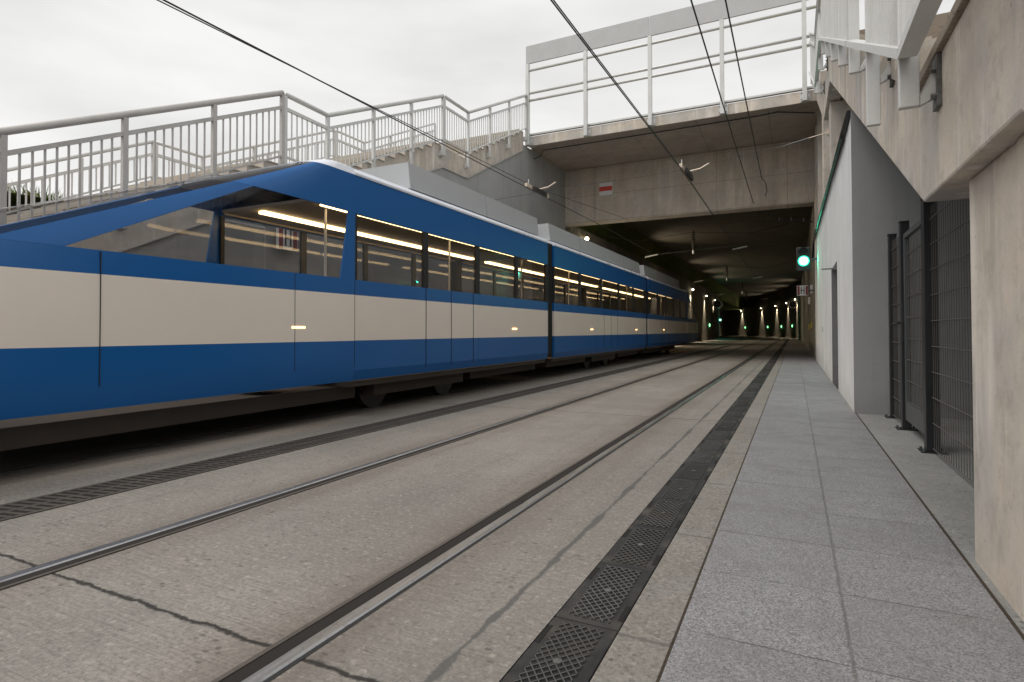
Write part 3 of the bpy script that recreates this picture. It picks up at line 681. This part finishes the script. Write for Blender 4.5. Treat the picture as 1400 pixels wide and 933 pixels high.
# ================================================================== TRAM (at rest)
XN, XFAR = -4.65, -7.05
tm = thing('tram', (-5.85, 15, 0), 'long blue and cream tram with lit windows entering the tunnel', 'tram')
mods = [(5.2, 11.1), (11.45, 20.0), (20.35, 28.4)]
bands = [('skirt', .44, .91, 'blue'), ('cream_band', .912, 1.45, 'cream'), ('sill_band', 1.452, 1.63, 'blue'), ('cantrail', 2.42, 2.87, 'blue')]
for side, x in ((1, XN), (-1, XFAR)):
    xi = x-side*.05
    a, c = min(x, xi), max(x, xi)
    ctop = 2.42 if side > 0 else 2.60
    for nm, z0, z1, mt in bands:
        if nm == 'cantrail': z0 = ctop
        for k, (y0, y1) in enumerate(mods):
            n = max(1, round((y1-y0)/2.7)); L = (y1-y0)/n
            b = MB()
            for q in range(n):
                if nm == 'skirt': b.prism([(x, z1), (x, z0+.12), (x-side*.03, z0), (xi-side*.02, z0), (xi, z1)], 'y', y0+q*L+.003, y0+(q+1)*L-.003)
                else: b.box(a, c, y0+q*L+.0015, y0+(q+1)*L-.0015, z0, z1)
            b.build(nm, mt, tm)
    gp = [(x+side*.012, 2.872), (x+side*.012, 2.90), (x-side*.03, 2.95), (x-side*.14, 3.0), (x-side*.35, 3.03), (x-side*.35, 2.872)]
    for y0, y1 in mods: MB().prism(gp, 'y', y0, y1).build('gutter', 'pale', tm)  # pale colour paints the sky highlight along the rounded roof edge
    for k, (y0, y1) in enumerate(mods):
        n = round((y1-y0)/1.6); L = (y1-y0)/n
        for q in range(n):
            ya, yb = y0+q*L+.055, y0+(q+1)*L-.055
            w = MB().box(a+.012, c-.030, ya, yb, 1.635, ctop-.005).build('window', 'glass', tm)
            MB().box(a+.004, c-.004, y0+q*L+.001, ya-.001, 1.632, ctop-.002).build('window_frame', 'black', tm)
            MB().box(a+.004, c-.004, yb+.001, y0+(q+1)*L-.001, 1.632, ctop-.002).build('window_frame', 'black', tm)
        dyc = y0+(y1-y0)*(.36 if k != 1 else .5)
        dd = MB()
        for yy_ in (dyc-.66, dyc, dyc+.66): dd.box(min(x+side*.0005, x+side*.004), max(x+side*.0005, x+side*.004), yy_-.006, yy_+.006, .52, 1.63)
        dd.build('door_seal', 'black', tm)
# cab ends: one rounded shell, split into bands, windows and pillars
PROF = [(.44, 1.05), (.6, .8), (.75, .66), (.91, .6), (1.1, .62), (1.28, .72), (1.45, .92), (1.63, 1.28), (1.85, 1.86), (2.1, 2.52), (2.42, 3.36), (2.65, 3.96), (2.87, 4.52), (2.95, 4.74), (3.0, 4.9), (3.03, 5.04)]
PW = .25
TH = [math.asin(min(1, q_**(1/PW))) for q_ in (0, .06, .2, .35, .5, .64, .76, .82, .87, .91, .935, .955, .97)] + [math.acos(p_**(1/PW)) for p_ in (.83, .76, .66, .5, .3, .15)] + [math.pi/2]
TH = TH + [math.pi-t_ for t_ in TH[-2::-1]]
NC = len(TH)-1
def nose_pt(z, th, yf):
    hw = 1.2-interp([(2.87, 0), (2.95, .03), (3.0, .14), (3.03, .35)], z) if z > 2.87 else 1.2 - (.03*(.6-z)/.16 if z < .6 else 0)
    cx_, sx_ = math.cos(th), math.sin(th)
    return (-5.85 + hw*math.copysign(abs(cx_)**PW, cx_), 5.2-(5.2-yf)*abs(sx_)**PW)
def nose_patch(name, mat, z0, z1, c0, c1, f, th=.02, cap=False):
    m = MB(); zz = [z for z, _ in PROF if z0-1e-6 <= z <= z1+1e-6]
    g = []
    for z in zz:
        yf = interp(PROF, z); row = []
        for c in range(c0, c1+1):
            X_, Y_ = nose_pt(z, TH[c], yf); row.append(m.bm.verts.new((X_, f(Y_), z)))
        g.append(row)
    for a_, b_ in zip(g, g[1:]):
        for k in range(len(a_)-1): m.bm.faces.new((a_[k], a_[k+1], b_[k+1], b_[k]))
    if cap: m.bm.faces.new(g[-1])
    o = m.build(name, mat, tm, smooth=True)
    if th:
        so_ = o.modifiers.new('thickness', 'SOLIDIFY'); so_.thickness = th; so_.offset = 0
        es_ = o.modifiers.new('crisp_edges', 'EDGE_SPLIT'); es_.split_angle = R(40)
    return o
for f in (lambda y: y, lambda y: 33.6-y):
    nose_patch('skirt', 'blue', .44, .91, 0, NC, f); nose_patch('cream_band', 'cream', .91, 1.45, 0, NC, f); nose_patch('sill_band', 'blue', 1.45, 1.63, 0, NC, f)
    nose_patch('cantrail', 'blue', 2.42, 2.87, 0, 8, f); nose_patch('cantrail', 'blue', 2.65, 2.87, NC-8, NC, f)
    nose_patch('windscreen', 'glass', 2.42, 2.87, 8, NC-8, f, 0)
    nose_patch('roof_end', 'pale', 2.87, 3.03, 0, NC, f, cap=True)
    nose_patch('door_pillar', 'blue', 1.63, 2.42, 0, 1, f); nose_patch('door_pillar', 'blue', 1.63, 2.65, NC-1, NC, f)
    nose_patch('cab_pillar', 'blue', 1.63, 2.42, 6, 8, f); nose_patch('cab_pillar', 'blue', 1.63, 2.65, NC-8, NC-6, f)
    nose_patch('window', 'glass', 1.63, 2.42, 1, 6, f, 0); nose_patch('window', 'glass', 1.63, 2.65, NC-6, NC-1, f, 0)
    nose_patch('windscreen', 'glass', 1.63, 2.42, 8, NC-8, f, 0)
    for yq, zt in ((2.45, 1.62), (4.3, 1.63), (5.197, 1.63)):
        for xs, sg in ((-4.65, 1), (-7.05, -1)):
            X_ = xs
            MB().box(min(X_-sg*.03, X_+sg*.0035), max(X_-sg*.03, X_+sg*.0125), f(yq)-.0025, f(yq)+.0025, .61, zt).build('panel_seam', 'black', tm)
    for xx in (-5.2, -6.5): MB().tube([(xx, f(1.0), 1.05), (xx, f(1.12), 1.05)], .09, 14).build('headlight', 'ambE', tm)
for y0, y1 in mods:
    MB().box(XFAR+.351, XN-.351, y0, y1, 2.95, 3.025).build('roof', 'shroud', tm)
    MB().box(XFAR+.06, XN-.06, y0, y1, .36, .42).build('floor', 'under', tm)
    MB().box(XFAR+.06, XN-.06, y0, y1, 2.64, 2.68).build('ceiling', 'lining', tm)
    MB().box(XFAR+.051, XFAR+.06, y0, y1, .43, 1.62).build('lining', 'lining', tm)
    MB().box(XN-.06, XN-.051, y0, y1, .43, 1.62).build('lining', 'lining', tm)
    MB().box(XFAR+.1, XFAR+.11, y0, y1, 2.61, 2.639).build('lining', 'lining', tm)
    for xx in (-5.3, -6.4): MB().box(xx-.05, xx+.05, y0+.15, y1-.15, 2.605, 2.639).build('light_strip', 'stripE', tm)
for y0, y1 in ((11.1, 11.45), (20.0, 20.35)):
    b = MB()
    for k in range(7):
        ya = y0+.01+k*.047; ins = .03 if k % 2 else .0
        b.box(XFAR+.03+ins, XN-.03-ins, ya, ya+.046, .5, .505); 
        for xx in (XN-.06-ins, XFAR+.06+ins): b.box(xx-.02, xx+.02, ya, ya+.046, .5, 2.85)
        b.box(XFAR+.03+ins, XN-.03-ins, ya, ya+.046, 2.85, 2.9)
    b.build('bellows', 'black', tm)
for y0, y1 in ((6.5, 11.0), (11.6, 19.8), (20.5, 27.5)):
    b = MB(); n = round((y1-y0)/2.2); L = (y1-y0)/n
    for q in range(n): b.prism([(XFAR+.16, 3.03), (XFAR+.2, 3.40), (XN-.2, 3.40), (XN-.16, 3.03)], 'y', y0+q*L+.008, y0+(q+1)*L-.008)
    b.build('roof_shroud', 'shroud', tm)
for yc in (6.9, 15.7, 25.3):
    MB().box(-6.9, -4.85, yc-1.1, yc+1.1, .2, .35).build('bogie_frame', 'under', tm)
    for yy_ in (yc-.85, yc+.85):
        for xx in (-5.13, -6.57):
            w = MB().tube([(xx-.06, yy_, .30), (xx+.06, yy_, .30)], .295, 24).build('wheel', 'wheel', tm)
            MB().tube([(xx+.0605, yy_, .30), (xx+.10, yy_, .30)], .09, 14).build('hub', 'under', w)
for y0, y1 in ((1.3, 5.5), (8.3, 11.0), (11.6, 14.2), (17.3, 19.8), (20.5, 23.7)):  # low dark boxes added to shade the ground beneath the tram
    MB().box(-6.8, -4.9, y0, y1, .2 if y0 < 2 else .22, .355).build('underfloor_shade_box', 'under', tm)
for y in (4.35, 9.5, 14.0, 18.6, 23.0): MB().box(XN+.0005, XN+.012, y-.09, y+.09, 1.05, 1.075).build('marker_lamp', 'ambE', tm)
sp = MB().box(-5.35, -4.95, 4.1, 4.5, .42, .86).box(-5.35, -4.95, 4.45, 4.52, .861, 1.55).build('seat', 'seat', tm, bevel=.03)
for xx in (0, -1.45):
    for k in range(22):
        y = k*1.05
        if (xx == 0 and k == 0) or abs(4.1+y-11.2) < .9 or abs(4.1+y-20.1) < .9: continue
        o = sp.copy(); COL.objects.link(o); o.parent = tm; o.location = (xx, y, 0)
for k in range(8):
    y = 5.6+k*3; MB().tube([(-5.5, y, .42), (-5.5, y, 2.63)], .017, 8).build('grab_pole', 'galv', tm)

# ================================================================== OVERHEAD WIRES
def sag(p, q, s, n=14):
    p = Vector(p); q = Vector(q); return [p.lerp(q, i/n)-Vector((0, 0, s*4*(i/n)*(1-i/n))) for i in range(n+1)]
def wire(pts, r, label, name='contact_wire', cat='wire', group='overhead wires', mat='wire'):
    return tag(MB().tube(pts, r, 6).build(name, mat), label, cat, group)
wire([(-2.17, -14, 4.42), (-2.17, 5.26, 4.36), (-2.17, 13, 4.53), (-2.17, 37, 4.42)] + [path(s_, -2.17, 4.4) for s_ in range(45, 150, 6)], .009, 'lower contact wire of the empty track, running into the tunnel')
wire([(-2.165, -14, 4.46), (-2.165, 5.26, 4.385), (-2.168, 13, 4.56), (-2.17, 36, 4.47)], .008, 'thin upper wire twinned just above the empty track contact wire')
wire([(-5.85, -14, 4.5), (-5.85, 3.65, 4.47), (-5.85, 13.5, 4.55), (-5.85, 20, 4.62), (-5.85, 60, 4.5)], .010, 'thick dark contact wire above the tram, left of the clamp')
wire([(-5.98, -14, 4.55), (-5.96, 3.65, 4.5), (-5.93, 13.5, 4.72), (-5.9, 22.2, 5.45)], .007, 'thin feeder wire above the tram ending on the bridge beam')
wire(sag((-1.28, -14, 6.2), (-1.28, 22.2, 5.62), .1), .013, 'dark messenger wire anchored on the bridge beam, left of the two')
wire(sag((-.87, -14, 6.5), (-.90, 20.0, 5.95), .1) + [Vector((-.82, 20.9, 6.0)), Vector((-.80, 21.5, 5.84)), Vector((-.87, 21.9, 5.78)), Vector((-.87, 22.2, 5.86))], .013, 'dark wire anchored on the bridge beam, right of the two, with a curled end')
wire([(-8.5, 13.4, 4.45), (-5.85, 13.5, 4.62), (-2.17, 13.3, 4.68), (.1, 13.4, 5.0), (.68, 13.4, 5.12)], .005, 'thin cross span wire from the grey wall to the beige column', 'span_wire')
t = thing('wire_insulator', (.35, 13.4, 5.06), 'pale turnbuckle insulator at the column end of the span wire', 'insulator')
MB().tube([(-.25, 13.39, 4.94), (.3, 13.4, 5.05)], [.008, .016], 8).build('rod', 'gatesteel', t); MB().tube([(.3, 13.4, 5.05), (.66, 13.4, 5.12)], .011, 8).build('eye_bolt', 'brass', t)
MB().box(.64, .68, 13.34, 13.46, 5.06, 5.18).build('wall_plate', 'brass', t)
for x, z, lab in ((-5.85, 4.55, 'brass wire clamp with an arm on the wires above the tram'), (-2.17, 4.54, 'brass wire clamp with an arm on the wire of the empty track')):
    t = thing('wire_clamp', (x, 13.2, z), lab, 'clamp', 'wire clamps on the cross span')
    MB().bar((x, 12.6, z+.05), (x, 14.0, z+.05), .07, .09).build('clamp_bar', 'brass', t, bevel=.006)
    MB().bar((x+.07, 12.9, z+.02), (x+.07, 13.7, z+.02), .06, .12).build('jaw', 'wire', t, bevel=.006)
    MB().tube([(x, 13.3, z+.08), (x+.3, 13.3, z+.12), (x+.5, 13.3, z+.22)], .018, 8).build('arm', 'brass', t)
    MB().tube([(x, 12.75, z+.03), (x, 12.75, z+.22)], .012, 8).build('pin', 'galv', t)
wire([(-8.45, 18.9, 7.3), (-8.2, 18.9, 7.35), (-8.1, 18.95, 7.58), (-6, 19.0, 7.60), (-3, 19.0, 7.62), (-1, 19.0, 7.63), (-.4, 19.0, 7.66), (.6, 19.1, 7.5)], .02, 'black cable looped along the underside of the bridge deck', 'cable', 'cable', None, 'anth')
# insulator hangers under the tunnel roof
for i, (x, y, lab) in enumerate(((-4.0, 26.3, 'ribbed insulator hanging from the tunnel roof nearest the portal'), (-4.1, 41.4, 'second ribbed insulator hanging from the tunnel roof'), (-4.3, 57, 'third ribbed insulator hanging deeper in the tunnel'), (-4.8, 69, 'farthest ribbed insulator hanging in the tunnel'))):
    t = thing('hanging_insulator', (x, y, 5.5), lab, 'insulator', 'insulators under the tunnel roof')
    b = MB()
    for k in range(7): b.tube([(x, y, 5.40-k*.1), (x, y, 5.35-k*.1)], .085, 12)
    b.tube([(x, y, 5.5), (x, y, 4.6)], .035, 8); b.build('ribbed_body', 'ins', t)
    MB().tube([(x, y, 4.6), (x, y, 4.45)], .045, 8).build('end_clamp', 'galv', t)
    b = MB()
    for dx in (-2.4, 2.4): b.tube([(x, y, 5.42), (x+dx, y, 5.2), (x+dx*1.6, y, 5.48)], .012, 5)
    b.build('bridle_wire', 'wire', t)
    b = MB().tube([(x-2.1, y, 4.5), (x, y, 4.6), (x+2.1, y, 4.72)], .012, 5)
    b.build('cross_arm', 'gatesteel', t)
    for dx in (-1.85, 1.93): MB().tube([(x+dx-.3, y, 4.48+dx*.03), (x+dx+.3, y, 4.58+dx*.03)], .03, 6).build('clamp', 'galv', t)
t = thing('insulated_cable', (.2, 23.1, 5.3), 'black cable on short stand-off insulators at the right of the tunnel mouth', 'cable')
MB().tube([(-.9, 23.2, 5.5), (-.85, 23.2, 5.2), (-.5, 23.2, 5.12), (0, 23.2, 5.08), (.62, 23.2, 4.95)], .025, 6).build('cable', 'anth', t)
for x, z in ((-.85, 5.3), (-.45, 5.12), (-.05, 5.08), (.35, 5.02)): MB().tube([(x, 23.2, z-.04), (x, 23.2, z+.1)], .045, 8).build('stand_off', 'ins', t)

# ================================================================== LAMPS, SIGNALS, FANS
def spot(name, loc, tgt, e, ang, col, parent, blend=.6, r=.04):
    l = bpy.data.lights.new(name, 'SPOT'); l.energy = e; l.spot_size = R(ang); l.spot_blend = blend; l.color = col; l.shadow_soft_size = r
    o = bpy.data.objects.new(name, l); COL.objects.link(o)
    pl = parent.location; o.parent = parent; o.location = Vector(loc)-pl
    o.rotation_euler = (Vector(tgt)-Vector(loc)).to_track_quat('-Z', 'Y').to_euler(); return o
WARM = (1, .85, .62)
def wall_lamp(s_, wallx, side, z, label, grp):
    p = Vector(path(s_, wallx, z)); q = Vector(path(s_, wallx+side*.5, z)); d = (q-p).normalized()
    t = thing('wall_lamp', p, label, 'lamp', grp)
    c = p+d*.22
    MB().tube([p, p+d*.16], .03, 8).build('bracket', 'gatesteel', t)
    MB().tube([c+Vector((0, 0, .06)), c+Vector((0, 0, .14))], [.1, .05], 12).build('hood', 'gatesteel', t)
    b = MB(); bmesh.ops.create_icosphere(b.bm, subdivisions=2, radius=.085 if s_ < 60 else .065, matrix=Matrix.Translation(c)); b.build('bulb', 'lampE', t, smooth=True)
    spot('lamp_beam', c-Vector((0, 0, .1)), c-Vector((0, 0, 3))-d*.10, 1000, 62, WARM, t)
    if side > 0 and s_ < 66: spot('floor_fill', c+d*.12, c+d*6-Vector((0, 0, 5)), 520, 118, WARM, t, .8, .08)  # extra fill spot added to brighten the tunnel floor
    spot('lamp_glow', c+Vector((0, 0, .12))+d*.1, c+Vector((0, 0, 2))+d*2.2, 70, 130, WARM, t)
GL = 'lamps on the left tunnel wall'
for s_, z, lab in ((24.3, 5.15, 'warm wall lamp just inside the portal at the upper left'), (39, 4.9, 'warm wall lamp over the front end of the tram'), (54, 4.8, 'warm wall lamp on the left wall past the tram'), (63, 4.7, 'left wall lamp third from the far end of the straight'), (70.5, 4.6, 'left wall lamp next to the far green signal')):
    wall_lamp(s_, XL, 1, z, lab, GL)
for i, (s_, lab) in enumerate(((79, 'rightmost lamp on the curved tunnel wall beside the fan'), (89, 'second lamp from the right on the curved tunnel wall'), (98, 'third lamp from the right on the curved tunnel wall'), (108, 'fourth lamp from the right on the curved tunnel wall'), (120, 'fifth lamp from the right on the curved tunnel wall'), (134, 'leftmost lamp on the curved tunnel wall'))):
    wall_lamp(s_, XR, -1, 4.9, lab, 'lamps on the curved right tunnel wall')
for i, (s_, x, sd, lab) in enumerate(((35.5, XL, 1, 'small green exit light seen through the tram'), (55, XL, 1, 'small green exit light on the left wall past the tram'), (66, XL, 1, 'small green exit light at the end of the left wall'), (84, XR, -1, 'rightmost green exit light on the curved wall'), (94, XR, -1, 'second green exit light from the right on the curved wall'), (104, XR, -1, 'third green exit light from the right on the curved wall'), (118, XR, -1, 'leftmost green exit light on the curved wall'))):
    p = Vector(path(s_, x, 1.65)); d = (Vector(path(s_, x+sd*.5, 1.65))-p).normalized()
    t = thing('exit_light', p, lab, 'exit light', 'green exit lights in the tunnel')
    MB().bar(p+d*.01, p+d*.1, .34, .34).build('case', 'gatesteel', t); MB().bar(p+d*.101, p+d*.17, .26, .30).build('lens', 'emgE', t)

def signal(loc, label, k=1., wall=None, pw=16):
    x, y, z = loc
    t = thing('signal_light', loc, label, 'signal', 'tram signals')
    MB().box(x-.2*k, x+.2*k, y, y+.16*k, z-.3*k, z+.44*k).build('housing', 'anth', t, bevel=.03)
    MB().tube([(x, y-.002, z), (x, y-.03*k, z)], .165*k, 20).build('green_lens', 'greenE', t)
    MB().tube([(x, y-.031*k, z), (x, y-.05*k, z)], [.13*k, .09*k], 16).build('lamp_core', 'coreE', t)
    MB().tube([(x, y-.002, z+.26*k), (x, y-.02*k, z+.26*k)], .1*k, 18).build('dark_lens', 'black', t)
    v = MB(); n = 12
    for j, rr in ((0, .15*k),):
        for zc in (z+.26*k,):
            A = [(x+rr*math.cos(math.pi*i/n), y-.001, zc+rr*math.sin(math.pi*i/n)) for i in range(n+1)]; B = [(q[0], y-.2*k, q[2]) for q in A]
            for i in range(n): v.poly([A[i], A[i+1], B[i+1], B[i]])
    v.build('visor', 'gatesteel', t)
    if wall is not None: MB().bar((x, y+.08*k, z+.05), (wall, y+.08*k, z+.05), .05, .05).build('bracket', 'gatesteel', t)
    spot('signal_glow', (x, y-.07, z), (x+.25, y-1.5, z-.25), pw, 150, (.03, 1, .58), t, .5, .12)
signal((.28, 20, 3.2), 'tall tram signal glowing green by the pale wall at the right', 1., .65, 32)
fp = path(84, -8.0)
signal((-9.0, 82, 2.5), 'small far tram signal glowing green at the tunnel bend', .9, None, 90)
h_sign((.285, 23.4, 2.49), .37, 'y', 'small square H sign with dark red bars under the near green signal', .03)
bk = MB().box(.25, .648, 23.462, 23.49, 2.46, 2.52).build('sign_arm', 'gatesteel'); tag(bk, 'short steel arm holding the far H sign to the tunnel wall', 'bracket')
for x, y, z, lab in ((-.15, 80, 4.35, 'round jet fan with a pale ring at the right of the tunnel bend'), (-9.6, 77, 4.1, 'round dark jet fan by the far green signal')):
    if x < -5: x = -7.9; y = 69
    t = thing('jet_fan', (x, y, z), lab, 'fan', 'jet fans under the tunnel roof')
    b = MB(); n = 24; A = []; 
    for rr, yy_ in ((.46, 0), (.46, 1.6), (.40, 1.6), (.40, 0)): A.append([b.bm.verts.new((x+rr*math.cos(2*math.pi*i/n), y+yy_, z+rr*math.sin(2*math.pi*i/n))) for i in range(n)])
    for q in range(4):
        for i in range(n): b.bm.faces.new((A[q][i], A[q][(i+1) % n], A[(q+1) % 4][(i+1) % n], A[(q+1) % 4][i]))
    b.build('casing', 'galv', t)
    MB().tube([(x, y+.3, z), (x, y+.5, z)], .38, 20).build('impeller', 'black', t); MB().tube([(x, y+.1, z), (x, y+.29, z)], .1, 12).build('hub', 'gatesteel', t)
    b = MB()
    for dx in (-.3, .3): b.tube([(x+dx, y+.8, z+.3), (x+dx, y+.8, 5.5)], .025, 6)
    b.build('hanger', 'gatesteel', t)
